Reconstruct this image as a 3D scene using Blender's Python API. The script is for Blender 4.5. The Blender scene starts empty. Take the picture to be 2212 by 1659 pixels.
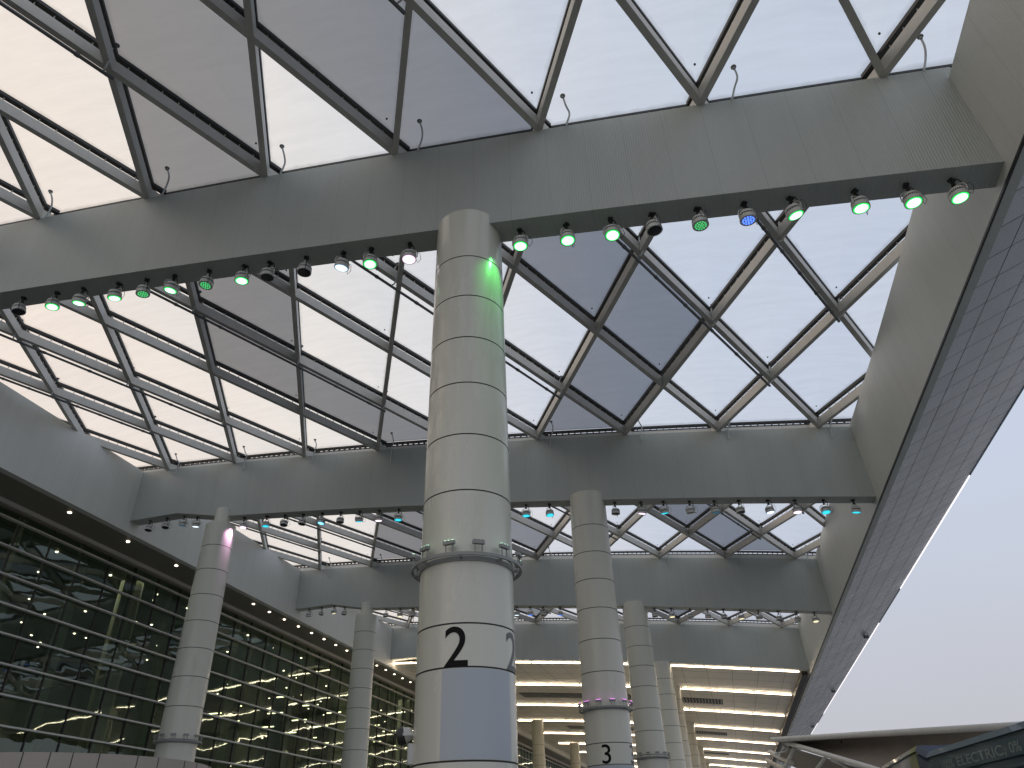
import bpy, bmesh, math, random
from mathutils import Vector, Matrix
import numpy as np
random.seed(7)
S = bpy.context.scene
COL = S.collection

# ------------------------------------------------------------------ camera
# world axes: X to the right across the canopy, Y along it (away), Z up; camera at eye height, origin at the eye
RW, RH, F, CX, CY = 2212, 1659, 1570.0, 1106.0, 829.5
_l = Vector((1602 - CX, CY - 1830, -F))
_zx = 1030 - CX
_z = Vector((_zx, -(_l.x * _zx + F * F) / _l.y, -F)).normalized()
_y = _l.normalized()
_y = (_y - _z * _y.dot(_z)).normalized()
_x = _y.cross(_z)
ROT = Matrix((_x, _y, _z))                       # camera space -> world space
cam_data = bpy.data.cameras.new("camera")
cam = bpy.data.objects.new("camera", cam_data)
COL.objects.link(cam)
cam.matrix_world = ROT.to_4x4()
cam_data.sensor_width = 36
cam_data.lens = 36 * F / RW
cam_data.clip_start = 0.1
cam_data.clip_end = 2000
S.camera = cam
GROUND = -1.6

def ray(px, py):
    return (ROT @ Vector((px - CX, CY - py, -F)))
def onY(px, py, y):
    d = ray(px, py); return d * (y / d.y)

# ------------------------------------------------------------------ world: hazy dusk sky, warm towards the left
w = bpy.data.worlds.new("World"); S.world = w; w.use_nodes = True
nt = w.node_tree; nt.nodes.clear()
out = nt.nodes.new('ShaderNodeOutputWorld'); bg = nt.nodes.new('ShaderNodeBackground')
tc = nt.nodes.new('ShaderNodeTexCoord')
sep = nt.nodes.new('ShaderNodeSeparateXYZ'); nt.links.new(tc.outputs['Generated'], sep.inputs[0])
rz = nt.nodes.new('ShaderNodeValToRGB'); nt.links.new(sep.outputs['Z'], rz.inputs[0])
def ramp(n, stops):
    el = n.color_ramp.elements
    while len(el) > 1: el.remove(el[-1])
    el[0].position = stops[0][0]; el[0].color = (*stops[0][1], 1)
    for p_, c_ in stops[1:]:
        e = el.new(p_); e.color = (*c_, 1)
ramp(rz, [(0.0, (.50, .50, .54)), (.12, (.55, .56, .615)), (.35, (.575, .635, .76)), (.6, (.56, .635, .775)), (1.0, (.60, .66, .77))])
# warm side: direction towards -X
mw = nt.nodes.new('ShaderNodeMapRange'); nt.links.new(sep.outputs['X'], mw.inputs[0])
mw.inputs[1].default_value = .10; mw.inputs[2].default_value = -.80
mw.inputs[3].default_value = 0; mw.inputs[4].default_value = 1
mw.interpolation_type = 'SMOOTHSTEP'
rw = nt.nodes.new('ShaderNodeValToRGB'); nt.links.new(mw.outputs[0], rw.inputs[0])
ramp(rw, [(0, (1, 1, 1)), (.35, (1.34, 1.20, 1.04)), (.7, (1.62, 1.34, 1.02)), (1, (1.78, 1.35, .96))])
mx = nt.nodes.new('ShaderNodeMix'); mx.data_type = 'RGBA'; mx.blend_type = 'MULTIPLY'; mx.inputs[0].default_value = 1
nt.links.new(rz.outputs[0], mx.inputs[6]); nt.links.new(rw.outputs[0], mx.inputs[7])
ns = nt.nodes.new('ShaderNodeTexNoise'); ns.inputs['Scale'].default_value = 1.6; ns.inputs['Detail'].default_value = 3
nt.links.new(tc.outputs['Generated'], ns.inputs['Vector'])
mr = nt.nodes.new('ShaderNodeMapRange'); nt.links.new(ns.outputs[0], mr.inputs[0])
mr.inputs[3].default_value = .94; mr.inputs[4].default_value = 1.06
vm = nt.nodes.new('ShaderNodeVectorMath'); vm.operation = 'SCALE'
nt.links.new(mx.outputs[2], vm.inputs[0]); nt.links.new(mr.outputs[0], vm.inputs['Scale'])
nt.links.new(vm.outputs[0], bg.inputs[0]); bg.inputs[1].default_value = 1.0
nt.links.new(bg.outputs[0], out.inputs[0])

sun_d = bpy.data.lights.new("sun", 'SUN'); sun_d.energy = 0.25; sun_d.angle = math.radians(25); sun_d.color = (1, .86, .7)
sun = bpy.data.objects.new("sun", sun_d); COL.objects.link(sun)
sun.rotation_euler = Vector((1, .35, -.45)).to_track_quat('-Z', 'Y').to_euler()

S.view_settings.view_transform = 'Standard'; S.view_settings.look = 'None'
S.view_settings.exposure = 0; S.view_settings.gamma = 1
S.cycles.max_bounces = 8; S.cycles.diffuse_bounces = 4; S.cycles.glossy_bounces = 4
S.cycles.transparent_max_bounces = 16; S.cycles.sample_clamp_indirect = 4

# ------------------------------------------------------------------ materials
def mat(name, col, rough=.5, metal=0, noise=0, nscale=2.0, spec=.5, emis=None, estr=0, bump=0, bscale=20, stretch=None, coat=0):
    m = bpy.data.materials.new(name); m.use_nodes = True
    t = m.node_tree; b = t.nodes['Principled BSDF']
    b.inputs['Base Color'].default_value = (*col, 1)
    b.inputs['Roughness'].default_value = rough; b.inputs['Metallic'].default_value = metal
    b.inputs['Specular IOR Level'].default_value = spec
    b.inputs['Coat Weight'].default_value = coat
    if emis:
        b.inputs['Emission Color'].default_value = (*emis, 1); b.inputs['Emission Strength'].default_value = estr
    if noise or bump:
        g = t.nodes.new('ShaderNodeNewGeometry')
        mp = t.nodes.new('ShaderNodeMapping'); t.links.new(g.outputs['Position'], mp.inputs[0])
        if stretch: mp.inputs['Scale'].default_value = stretch
    if noise:
        n = t.nodes.new('ShaderNodeTexNoise'); n.inputs['Scale'].default_value = nscale; n.inputs['Detail'].default_value = 6
        n.inputs['Roughness'].default_value = .65
        t.links.new(mp.outputs[0], n.inputs['Vector'])
        r = t.nodes.new('ShaderNodeMapRange'); t.links.new(n.outputs[0], r.inputs[0])
        r.inputs[1].default_value = .25; r.inputs[2].default_value = .75
        r.inputs[3].default_value = 1 - noise; r.inputs[4].default_value = 1 + noise * .6
        v = t.nodes.new('ShaderNodeVectorMath'); v.operation = 'SCALE'
        v.inputs[0].default_value = col; t.links.new(r.outputs[0], v.inputs['Scale'])
        t.links.new(v.outputs[0], b.inputs['Base Color'])
        r2 = t.nodes.new('ShaderNodeMapRange'); t.links.new(n.outputs[0], r2.inputs[0])
        r2.inputs[3].default_value = max(.02, rough - .12); r2.inputs[4].default_value = min(1, rough + .12)
        t.links.new(r2.outputs[0], b.inputs['Roughness'])
    if bump:
        n2 = t.nodes.new('ShaderNodeTexNoise'); n2.inputs['Scale'].default_value = bscale
        t.links.new(mp.outputs[0], n2.inputs['Vector'])
        bp = t.nodes.new('ShaderNodeBump'); bp.inputs['Strength'].default_value = bump; bp.inputs['Distance'].default_value = .05
        t.links.new(n2.outputs[0], bp.inputs['Height']); t.links.new(bp.outputs[0], b.inputs['Normal'])
    return m

def cladding(name, col, axis='X', rib=.055, seam=.9, rough=.45):
    """painted metal cladding: fine vertical ribs, panel seams and faint run-off stains"""
    m = mat(name, col, rough)
    t = m.node_tree; b = t.nodes['Principled BSDF']
    g = t.nodes.new('ShaderNodeNewGeometry'); s = t.nodes.new('ShaderNodeSeparateXYZ'); t.links.new(g.outputs['Position'], s.inputs[0])
    ax = s.outputs[axis]
    def math_(op, a, bb=None):
        n = t.nodes.new('ShaderNodeMath'); n.operation = op
        for i, v in enumerate((a, bb)):
            if v is None: continue
            if isinstance(v, (int, float)): n.inputs[i].default_value = v
            else: t.links.new(v, n.inputs[i])
        return n.outputs[0]
    ribs = math_('SINE', math_('MULTIPLY', ax, 2 * math.pi / rib))
    fr = math_('FRACT', math_('MULTIPLY', ax, 1 / seam))
    line = math_('LESS_THAN', fr, .012)
    mp = t.nodes.new('ShaderNodeMapping'); t.links.new(g.outputs['Position'], mp.inputs[0])
    mp.inputs['Scale'].default_value = (1.6, 1.6, .12)
    n = t.nodes.new('ShaderNodeTexNoise'); n.inputs['Scale'].default_value = 1.3; n.inputs['Detail'].default_value = 8; n.inputs['Roughness'].default_value = .7
    t.links.new(mp.outputs[0], n.inputs['Vector'])
    r = t.nodes.new('ShaderNodeMapRange'); t.links.new(n.outputs[0], r.inputs[0])
    r.inputs[1].default_value = .3; r.inputs[2].default_value = .7; r.inputs[3].default_value = .95; r.inputs[4].default_value = 1.02
    k = math_('MULTIPLY', r.outputs[0], math_('SUBTRACT', 1.0, math_('MULTIPLY', line, .22)))
    k = math_('MULTIPLY', k, math_('ADD', .985, math_('MULTIPLY', ribs, .02)))
    v = t.nodes.new('ShaderNodeVectorMath'); v.operation = 'SCALE'; v.inputs[0].default_value = col
    t.links.new(k, v.inputs['Scale']); t.links.new(v.outputs[0], b.inputs['Base Color'])
    bp = t.nodes.new('ShaderNodeBump'); bp.inputs['Strength'].default_value = .25; bp.inputs['Distance'].default_value = .01
    t.links.new(ribs, bp.inputs['Height']); t.links.new(bp.outputs[0], b.inputs['Normal'])
    return m

def membrane(name, tint, trans):
    """printed foil cushion: lets most of the sky through, dusty along its clamped edge"""
    m = bpy.data.materials.new(name); m.use_nodes = True; t = m.node_tree; t.nodes.clear()
    o = t.nodes.new('ShaderNodeOutputMaterial')
    g = t.nodes.new('ShaderNodeNewGeometry')
    mp = t.nodes.new('ShaderNodeMapping'); t.links.new(g.outputs['Position'], mp.inputs[0]); mp.inputs['Scale'].default_value = (.5, 3.0, 1)
    mp.inputs['Rotation'].default_value = (0, 0, .25)
    n = t.nodes.new('ShaderNodeTexNoise'); n.inputs['Scale'].default_value = 1.2; n.inputs['Detail'].default_value = 9; n.inputs['Roughness'].default_value = .6
    t.links.new(mp.outputs[0], n.inputs['Vector'])
    r = t.nodes.new('ShaderNodeMapRange'); t.links.new(n.outputs[0], r.inputs[0]); r.inputs[1].default_value = .3; r.inputs[2].default_value = .7
    r.inputs[3].default_value = .95; r.inputs[4].default_value = 1.02
    at = t.nodes.new('ShaderNodeAttribute'); at.attribute_name = 'edge'
    n2 = t.nodes.new('ShaderNodeTexNoise'); n2.inputs['Scale'].default_value = 3.0; n2.inputs['Detail'].default_value = 6
    t.links.new(g.outputs['Position'], n2.inputs['Vector'])
    ad = t.nodes.new('ShaderNodeMath'); ad.operation = 'MULTIPLY_ADD'; t.links.new(n2.outputs[0], ad.inputs[0]); ad.inputs[1].default_value = -.9
    t.links.new(at.outputs['Fac'], ad.inputs[2])
    r2 = t.nodes.new('ShaderNodeMapRange'); t.links.new(ad.outputs[0], r2.inputs[0]); r2.inputs[1].default_value = -.5; r2.inputs[2].default_value = .35
    r2.inputs[3].default_value = .68; r2.inputs[4].default_value = 1
    mu = t.nodes.new('ShaderNodeMath'); mu.operation = 'MULTIPLY'; t.links.new(r.outputs[0], mu.inputs[0]); t.links.new(r2.outputs[0], mu.inputs[1])
    v = t.nodes.new('ShaderNodeVectorMath'); v.operation = 'SCALE'; v.inputs[0].default_value = tuple(c * trans for c in tint)
    t.links.new(mu.outputs[0], v.inputs['Scale'])
    tr = t.nodes.new('ShaderNodeBsdfTransparent'); t.links.new(v.outputs[0], tr.inputs[0])
    tl = t.nodes.new('ShaderNodeBsdfTranslucent'); t.links.new(v.outputs[0], tl.inputs[0])
    mi = t.nodes.new('ShaderNodeMixShader'); mi.inputs[0].default_value = .22
    t.links.new(tr.outputs[0], mi.inputs[1]); t.links.new(tl.outputs[0], mi.inputs[2])
    gl = t.nodes.new('ShaderNodeBsdfGlossy'); gl.inputs['Roughness'].default_value = .08
    mi2 = t.nodes.new('ShaderNodeMixShader'); mi2.inputs[0].default_value = .03
    t.links.new(mi.outputs[0], mi2.inputs[1]); t.links.new(gl.outputs[0], mi2.inputs[2])
    t.links.new(mi2.outputs[0], o.inputs[0])
    return m

def emit(name, col, s):
    m = bpy.data.materials.new(name); m.use_nodes = True; t = m.node_tree; t.nodes.clear()
    o = t.nodes.new('ShaderNodeOutputMaterial'); e = t.nodes.new('ShaderNodeEmission')
    e.inputs[0].default_value = (*col, 1); e.inputs[1].default_value = s
    t.links.new(e.outputs[0], o.inputs[0]); return m

M = {}
M['beam'] = cladding('beam cladding', (.465, .495, .465))
M['wall'] = cladding('wall cladding', (.67, .68, .64), 'Y')
M['fascia_in'] = cladding('fascia inner cladding', (.68, .70, .665), 'Y')
M['cream'] = mat('cream edge paint', (.62, .61, .57), .5, noise=.06)
M['rib'] = mat('rib paint', (.58, .565, .52), .5, noise=.12, nscale=3)
M['black'] = mat('black gasket', (.02, .021, .022), .6)
M['track'] = mat('dark track', (.035, .035, .034), .5)
M['pipe'] = mat('galvanised pipe', (.16, .17, .18), .35, .5, noise=.1, nscale=6)
M['hose'] = mat('white hose', (.55, .57, .56), .5)
M['col'] = mat('glossy column paint', (.68, .675, .585), .26, noise=.035, nscale=.9, coat=.25, stretch=(1, 1, .25))
M['colw'] = mat('pale column paint', (.69, .685, .60), .30, noise=.035, nscale=.9, coat=.15, stretch=(1, 1, .25))
M['seam'] = mat('dark seam', (.05, .052, .05), .7)
M['wrap'] = mat('blue grey film', (.47, .515, .56), .32, noise=.03, nscale=2, stretch=(1, 1, .3))
M['num'] = mat('black numeral', (.008, .008, .008), .7, spec=.2)
M['num2'] = mat('grey numeral', (.10, .105, .105), .4)  # greyer tone for the repeated numerals on the columns' right side
M['house'] = mat('lamp housing', (.62, .62, .59), .4, noise=.08, nscale=9)
M['dark'] = mat('black metal', (.025, .025, .026), .45)
M['lens_off'] = mat('dark lens', (.035, .035, .04), .2)
M['steel'] = mat('grey steel', (.30, .31, .30), .4, noise=.08, nscale=6)
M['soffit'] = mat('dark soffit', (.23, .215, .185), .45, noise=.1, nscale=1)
M['fin'] = mat('aluminium fin', (.62, .62, .59), .4)
M['ceil'] = mat('ceiling panels', (.84, .80, .72), .42, noise=.1, nscale=.6, stretch=(1, .2, 1))
M['ground'] = mat('paving', (.12, .12, .115), .8, noise=.15, nscale=.8)
M['tan'] = mat('tan stone', (.46, .40, .355), .55, noise=.08, nscale=2)
M['strip'] = emit('warm tube', (1, .80, .56), 13.0)
M['edgelit'] = emit('white edge tube', (1, .93, .97), 1.6)
M['edgeoff'] = mat('edge channel', (.55, .64, .78), .35, .1)
M['tube_y'] = emit('yellow hall tube', (1, .93, .5), 6)
M['down'] = emit('downlight', (1, .85, .62), 9)
M['fabric'] = mat('tensile fabric', (.32, .285, .25), .8, noise=.15, nscale=1.2)
M['fabw'] = mat('fabric edge', (.6, .62, .62), .6)
M['mast'] = mat('white mast paint', (.78, .77, .74), .5, noise=.1, nscale=5)
M['interior'] = mat('hall interior', (.15, .18, .145), .6, noise=.3, nscale=.5)
M['hall_fin'] = mat('hall fin', (.22, .25, .18), .6)
M['hall_col'] = mat('hall column', (.30, .31, .22), .5)

def under_mat():
    """soffit of the outer eave: bluish metal panels with a grid of thin dark joints"""
    m = mat('eave panels', (.50, .53, .575), .27, .25, noise=.04, nscale=.4)
    t = m.node_tree; b = t.nodes['Principled BSDF']
    b.inputs['Metallic'].default_value = .3
    # panel to panel tone
    old = b.inputs['Base Color'].links[0].from_socket
    g = t.nodes.new('ShaderNodeNewGeometry'); sc = t.nodes.new('ShaderNodeVectorMath'); sc.operation = 'MULTIPLY'
    sc.inputs[1].default_value = (1.136, 1.0, 0); t.links.new(g.outputs['Position'], sc.inputs[0])
    fl = t.nodes.new('ShaderNodeVectorMath'); fl.operation = 'FLOOR'; t.links.new(sc.outputs[0], fl.inputs[0])
    wn = t.nodes.new('ShaderNodeTexWhiteNoise'); t.links.new(fl.outputs[0], wn.inputs[0])
    r = t.nodes.new('ShaderNodeMapRange'); t.links.new(wn.outputs[0], r.inputs[0]); r.inputs[3].default_value = .93; r.inputs[4].default_value = 1.07
    v = t.nodes.new('ShaderNodeVectorMath'); v.operation = 'SCALE'; t.links.new(old, v.inputs[0]); t.links.new(r.outputs[0], v.inputs['Scale'])
    t.links.new(v.outputs[0], b.inputs['Base Color'])
    return m
M['under'] = under_mat()

def glass_mat():
    m = bpy.data.materials.new('facade glass'); m.use_nodes = True; t = m.node_tree; t.nodes.clear()
    o = t.nodes.new('ShaderNodeOutputMaterial')
    g = t.nodes.new('ShaderNodeNewGeometry')
    mp = t.nodes.new('ShaderNodeMapping'); t.links.new(g.outputs['Position'], mp.inputs[0]); mp.inputs['Scale'].default_value = (1, .5, .9)
    n = t.nodes.new('ShaderNodeTexNoise'); n.inputs['Scale'].default_value = .9; n.inputs['Detail'].default_value = 2.2
    t.links.new(mp.outputs[0], n.inputs['Vector'])
    bp = t.nodes.new('ShaderNodeBump'); bp.inputs['Strength'].default_value = 1; bp.inputs['Distance'].default_value = .0075
    t.links.new(n.outputs[0], bp.inputs['Height'])
    gl = t.nodes.new('ShaderNodeBsdfGlossy'); gl.inputs['Roughness'].default_value = .015; gl.inputs['Color'].default_value = (.74, .88, .82, 1)
    t.links.new(bp.outputs[0], gl.inputs['Normal'])
    tr = t.nodes.new('ShaderNodeBsdfTransparent'); tr.inputs[0].default_value = (.58, .68, .58, 1)
    fr = t.nodes.new('ShaderNodeFresnel'); fr.inputs[0].default_value = 1.5
    r = t.nodes.new('ShaderNodeMapRange'); t.links.new(fr.outputs[0], r.inputs[0]); r.inputs[3].default_value = .07; r.inputs[4].default_value = .9
    mi = t.nodes.new('ShaderNodeMixShader'); t.links.new(r.outputs[0], mi.inputs[0])
    t.links.new(tr.outputs[0], mi.inputs[1]); t.links.new(gl.outputs[0], mi.inputs[2])
    t.links.new(mi.outputs[0], o.inputs[0]); return m
M['glass'] = glass_mat()

# ------------------------------------------------------------------ helpers
class MB:
    def __init__(self): self.v = []; self.f = []; self.m = []
    def add(self, vs, fs, mi=0):
        k = len(self.v); self.v += [tuple(x) for x in vs]
        for f in fs: self.f.append([k + i for i in f]); self.m.append(mi)
        return self
    def box(self, a, b, mi=0):
        x0, y0, z0 = a; x1, y1, z1 = b
        return self.add([(x0,y0,z0),(x1,y0,z0),(x1,y1,z0),(x0,y1,z0),(x0,y0,z1),(x1,y0,z1),(x1,y1,z1),(x0,y1,z1)],
                 [(0,3,2,1),(4,5,6,7),(0,1,5,4),(1,2,6,5),(2,3,7,6),(3,0,4,7)], mi)
    def sweep(self, pts, wd, z0, z1, mi=0):
        """rectangular bar along a path; z0/z1 are offsets from the path height"""
        vs = []; n = len(pts)
        for i, p_ in enumerate(pts):
            a = Vector(pts[max(i-1, 0)]); b = Vector(pts[min(i+1, n-1)]); d = (b - a); d.z = 0; d.normalize()
            s = Vector((-d.y, d.x, 0)) * (wd / 2); p_ = Vector(p_)
            for sx, dz in ((-1, z0), (1, z0), (1, z1), (-1, z1)): vs.append(p_ + s * sx + Vector((0, 0, dz)))
        fs = [(3, 2, 1, 0)]
        for i in range(n - 1):
            o_ = 4 * i
            for j in range(4): fs.append((o_+j, o_+(j+1) % 4, o_+4+(j+1) % 4, o_+4+j))
        o_ = 4 * (n - 1); fs.append((o_, o_+1, o_+2, o_+3))
        return self.add(vs, fs, mi)
    def tube(self, pts, r, n=8, mi=0, r2=None):
        pts = [Vector(p_) for p_ in pts]; vs = []; m_ = len(pts)
        up = None
        for i, p_ in enumerate(pts):
            d = (pts[min(i+1, m_-1)] - pts[max(i-1, 0)]).normalized()
            if up is None:
                up = Vector((0, 0, 1)) if abs(d.z) < .9 else Vector((1, 0, 0))
            a = d.cross(up).normalized(); b = a.cross(d).normalized(); up = b
            rr = r if r2 is None else r + (r2 - r) * i / (m_ - 1)
            for j in range(n):
                t = 2 * math.pi * j / n; vs.append(p_ + a * math.cos(t) * rr + b * math.sin(t) * rr)
        fs = [tuple(range(n))[::-1]]
        for i in range(m_ - 1):
            for j in range(n): fs.append((i*n+j, i*n+(j+1) % n, (i+1)*n+(j+1) % n, (i+1)*n+j))
        fs.append(tuple(range((m_-1)*n, m_*n)))
        return self.add(vs, fs, mi)
    def lathe(self, prof, n=32, mi=None, c=(0, 0, 0), cap=True):
        """prof: (r, z, material of the band above it)"""
        vs = []; fs = []; ms = []
        for (r, z, _) in prof:
            for j in range(n):
                t = 2 * math.pi * j / n; vs.append((c[0] + r * math.cos(t), c[1] + r * math.sin(t), c[2] + z))
        k = len(self.v); self.v += vs
        for i in range(len(prof) - 1):
            for j in range(n):
                self.f.append([k+i*n+j, k+i*n+(j+1) % n, k+(i+1)*n+(j+1) % n, k+(i+1)*n+j]); self.m.append(prof[i][2] if mi is None else mi)
        if cap:
            self.f.append([k+j for j in range(n)][::-1]); self.m.append(prof[0][2] if mi is None else mi)
            self.f.append([k+(len(prof)-1)*n+j for j in range(n)]); self.m.append(prof[-1][2] if mi is None else mi)
        return self
    def mesh(self, name, mats, smooth=False):
        me = bpy.data.meshes.new(name); me.from_pydata(self.v, [], self.f)
        for q_ in (mats if isinstance(mats, (list, tuple)) else [mats]): me.materials.append(M[q_] if isinstance(q_, str) else q_)
        me.polygons.foreach_set('material_index', self.m)
        bm = bmesh.new(); bm.from_mesh(me); bmesh.ops.recalc_face_normals(bm, faces=bm.faces); bm.to_mesh(me); bm.free()
        if smooth:
            me.polygons.foreach_set('use_smooth', [True] * len(me.polygons)); me.set_sharp_from_angle(angle=math.radians(35))
        me.update(); return me
    def build(self, name, mats, parent=None, smooth=False):
        return link(name, self.mesh(name, mats, smooth), parent)

def link(name, me, parent=None):
    o_ = bpy.data.objects.new(name, me); COL.objects.link(o_)
    if parent: o_.parent = parent
    return o_
def local(o_, loc):
    """mesh written in world coordinates under an Empty at loc"""
    o_.location = -Vector(loc); return o_
def thing(name, label, cat, loc=(0, 0, 0), rz_=0, group=None):
    o_ = bpy.data.objects.new(name, None); COL.objects.link(o_); o_.location = loc; o_.rotation_euler = (0, 0, rz_)
    o_.empty_display_size = .3
    o_['label'] = label; o_['category'] = cat
    if group: o_['group'] = group
    return o_
def tag(o_, label, cat, group=None):
    o_['label'] = label; o_['category'] = cat
    if group: o_['group'] = group
    return o_
def copy_tree(o_, parent=None):
    c = o_.copy(); COL.objects.link(c); c.parent = parent
    for ch in o_.children: copy_tree(ch, c)
    return c

# ------------------------------------------------------------------ canopy geometry
def ztop(x): return -1.42654e-3*x*x - .117724*x + 14.48441
def zbot(x):
    z = -1.23661e-3*x*x - .1224*x + 11.56
    if x < -20.9:
        k0 = -1.23661e-3*20.9**2 + .1224*20.9 + 11.56
        if x > -23.4: return k0 + (14.06 - k0) * (-20.9 - x) / 2.5
        return 14.06 - (-23.4 - x) * .02
    return z
XL, XR = -26.0, 6.85
BF = [11.32 + 15.97 * k for k in range(4)]      # front faces of the four cross beams
BWID = .66
PITCH, ROW = 3.77, 3.70
ORD = ['nearest', 'second', 'third', 'farthest']

ground = MB().add([(-400, -200, GROUND), (400, -200, GROUND), (400, 900, GROUND), (-400, 900, GROUND)], [(0, 1, 2, 3)]).build('ground', 'ground')
ground['kind'] = 'structure'

# ---- cross beams
xs = [XL + (XR - XL) * i / 60 for i in range(61)] + [-20.9, -23.4]; xs = sorted(xs)
for k, yf in enumerate(BF):
    b = thing('canopy_beam', f'{ORD[k]} of the deep grey ribbed cross beams spanning the canopy', 'beam', (-9.5, yf + BWID/2, 12), group='cross beams of the canopy')
    mb = MB(); n = len(xs); vs = []
    for x in xs:
        vs += [(x, yf, zbot(x)), (x, yf, ztop(x)), (x, yf + BWID, ztop(x)), (x, yf + BWID, zbot(x))]
    fs = [(0, 1, 2, 3)]
    for i in range(n - 1):
        for j in range(4): fs.append((4*i+j, 4*i+(j+1) % 4, 4*i+4+(j+1) % 4, 4*i+4+j))
    fs.append((4*n-1, 4*n-2, 4*n-3, 4*n-4)); mb.add(vs, fs)
    local(mb.build('cladding', 'beam', b), b.location)
    # pale upstand on top and dark toothed track that clamps the cushions
    up = MB(); xt = [XL - 1.2, XL - .6] + xs + [XR + .5, XR + 1.2]; pth = [(x, yf + .46, ztop(x)) for x in xt]; up.sweep(pth, .07, .001, .36)
    local(up.build('upstand', 'cream', b), b.location)
    tr = MB()
    for y0 in (yf + .40, yf + .52):
        pth = [(x, y0, ztop(x)) for x in xt]
        tr.sweep(pth, .05, .50, .57)
        x = XL - 1.1
        while x < XR + 1.1:
            tr.box((x, y0 - .024, ztop(x) + .365), (x + .035, y0 + .024, ztop(x) + .52)); x += .27
    tr.sweep([(x, yf + .46, ztop(x)) for x in xt], .10, .361, .40)
    local(tr.build('clamp_track', 'track', b), b.location)

# ---- skylight bays
def clip_poly(poly, axis, val, keep_less):
    out_ = []
    for i in range(len(poly)):
        a, b = poly[i], poly[(i + 1) % len(poly)]
        ia = (a[axis] <= val) == keep_less or a[axis] == val; ib = (b[axis] <= val) == keep_less or b[axis] == val
        if ia: out_.append(a)
        if ia != ib:
            t = (val - a[axis]) / (b[axis] - a[axis]); out_.append((a[0] + t*(b[0]-a[0]), a[1] + t*(b[1]-a[1])))
    return out_
def inside(p_, poly):
    c = False
    for i in range(len(poly)):
        (x1, y1), (x2, y2) = poly[i], poly[i-1]
        if (y1 > p_[1]) != (y2 > p_[1]) and p_[0] < (x2-x1)*(p_[1]-y1)/(y2-y1)+x1: c = not c
    return c
def hit_top(px, py, off=.6):
    d = ray(px, py); t = 10 / d.z
    for _ in range(40): t = (ztop(t * d.x) + off) / d.z
    return d * t
DARK = [hit_top(*q_) for q_ in [(385,175),(420,315),(518,10),(682,70),(789,140),(999,245),
        (525,683),(525,770),(619,588),(717,875),(771,893),(866,921),(1244,613),(1401,700),(1314,823),(1237,903),
        (1156,1148),(1331,1190),(1454,1113),(1560,1148),(1613,1180),(894,1124),(859,1148),(834,1200),(887,1194),
        (1139,1306),(1448,1308)]]
EDGE_H = .60
M['foil'] = [membrane('bright foil', (.97, .985, 1.0), .97), membrane('clean foil', (.985, .985, .98), 1.0), membrane('dim foil', (.90, .935, 1.0), .35), membrane('grey foil', (.90, .935, 1.0), .31)]
def panel_mesh(poly):
    cx = sum(p_[0] for p_ in poly)/len(poly); cy = sum(p_[1] for p_ in poly)/len(poly)
    # resample boundary
    bd = []
    for i in range(len(poly)):
        a, b = poly[i], poly[(i+1) % len(poly)]; L = math.dist(a, b); n = max(1, int(L / .5))
        for j in range(n): bd.append((a[0]+(b[0]-a[0])*j/n, a[1]+(b[1]-a[1])*j/n))
    rings = [1, .88, .7, .4]; hs = [0, .05, .12, .2]; vs = []; at = []
    for s, h in zip(rings, hs):
        for p_ in bd:
            x = cx + (p_[0]-cx)*s; y = cy + (p_[1]-cy)*s; vs.append((x, y, ztop(x) + EDGE_H + h)); at.append(0 if s == 1 else 1)
    vs.append((cx, cy, ztop(cx) + EDGE_H + .24)); at.append(1); n = len(bd); fs = []
    for r_ in range(len(rings)-1):
        for j in range(n): fs.append((r_*n+j, r_*n+(j+1) % n, (r_+1)*n+(j+1) % n, (r_+1)*n+j))
    for j in range(n): fs.append(((len(rings)-1)*n+j, (len(rings)-1)*n+(j+1) % n, len(vs)-1))
    me = bpy.data.meshes.new('cushion'); me.from_pydata(vs, [], fs)
    a = me.attributes.new('edge', 'FLOAT', 'POINT'); a.data.foreach_set('value', [float(q_) for q_ in at])
    me.polygons.foreach_set('use_smooth', [True]*len(me.polygons))
    return me, bd
fl = MB(); fl.lathe([(.065, 0, 0), (.065, .02, 0)], 12); fl.lathe([(.03, -.06, 0), (.03, .001, 0)], 10)
flange_me = fl.mesh('hose_flange', 'steel')
def hose(parent, pts):
    h = MB(); P = [Vector(q_) for q_ in pts]; Q = []
    for i in range(len(P) - 1):          # catmull-rom
        p0 = P[max(i-1, 0)]; p1 = P[i]; p2 = P[i+1]; p3 = P[min(i+2, len(P)-1)]
        for j in range(6):
            t = j / 6; Q.append(.5*((2*p1)+(p2-p0)*t+(2*p0-5*p1+4*p2-p3)*t*t+(3*p1-p0-3*p2+p3)*t**3))
    Q.append(P[-1]); h.tube(Q, .024, 8)
    o_ = h.build('air_hose', 'hose', parent, True); local(o_, parent.location)
    f = link('hose_flange', flange_me, o_); f.location = P[-1]
    return o_
PIPES = {9.4: 2.0, 5.6: 1.0, -2.05: 1.0, -9.4: 1.0, -17.0: 1.0, -20.7: 1.0}
BAY = ['nearest overhead', 'second', 'third', 'fourth and farthest']
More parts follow.
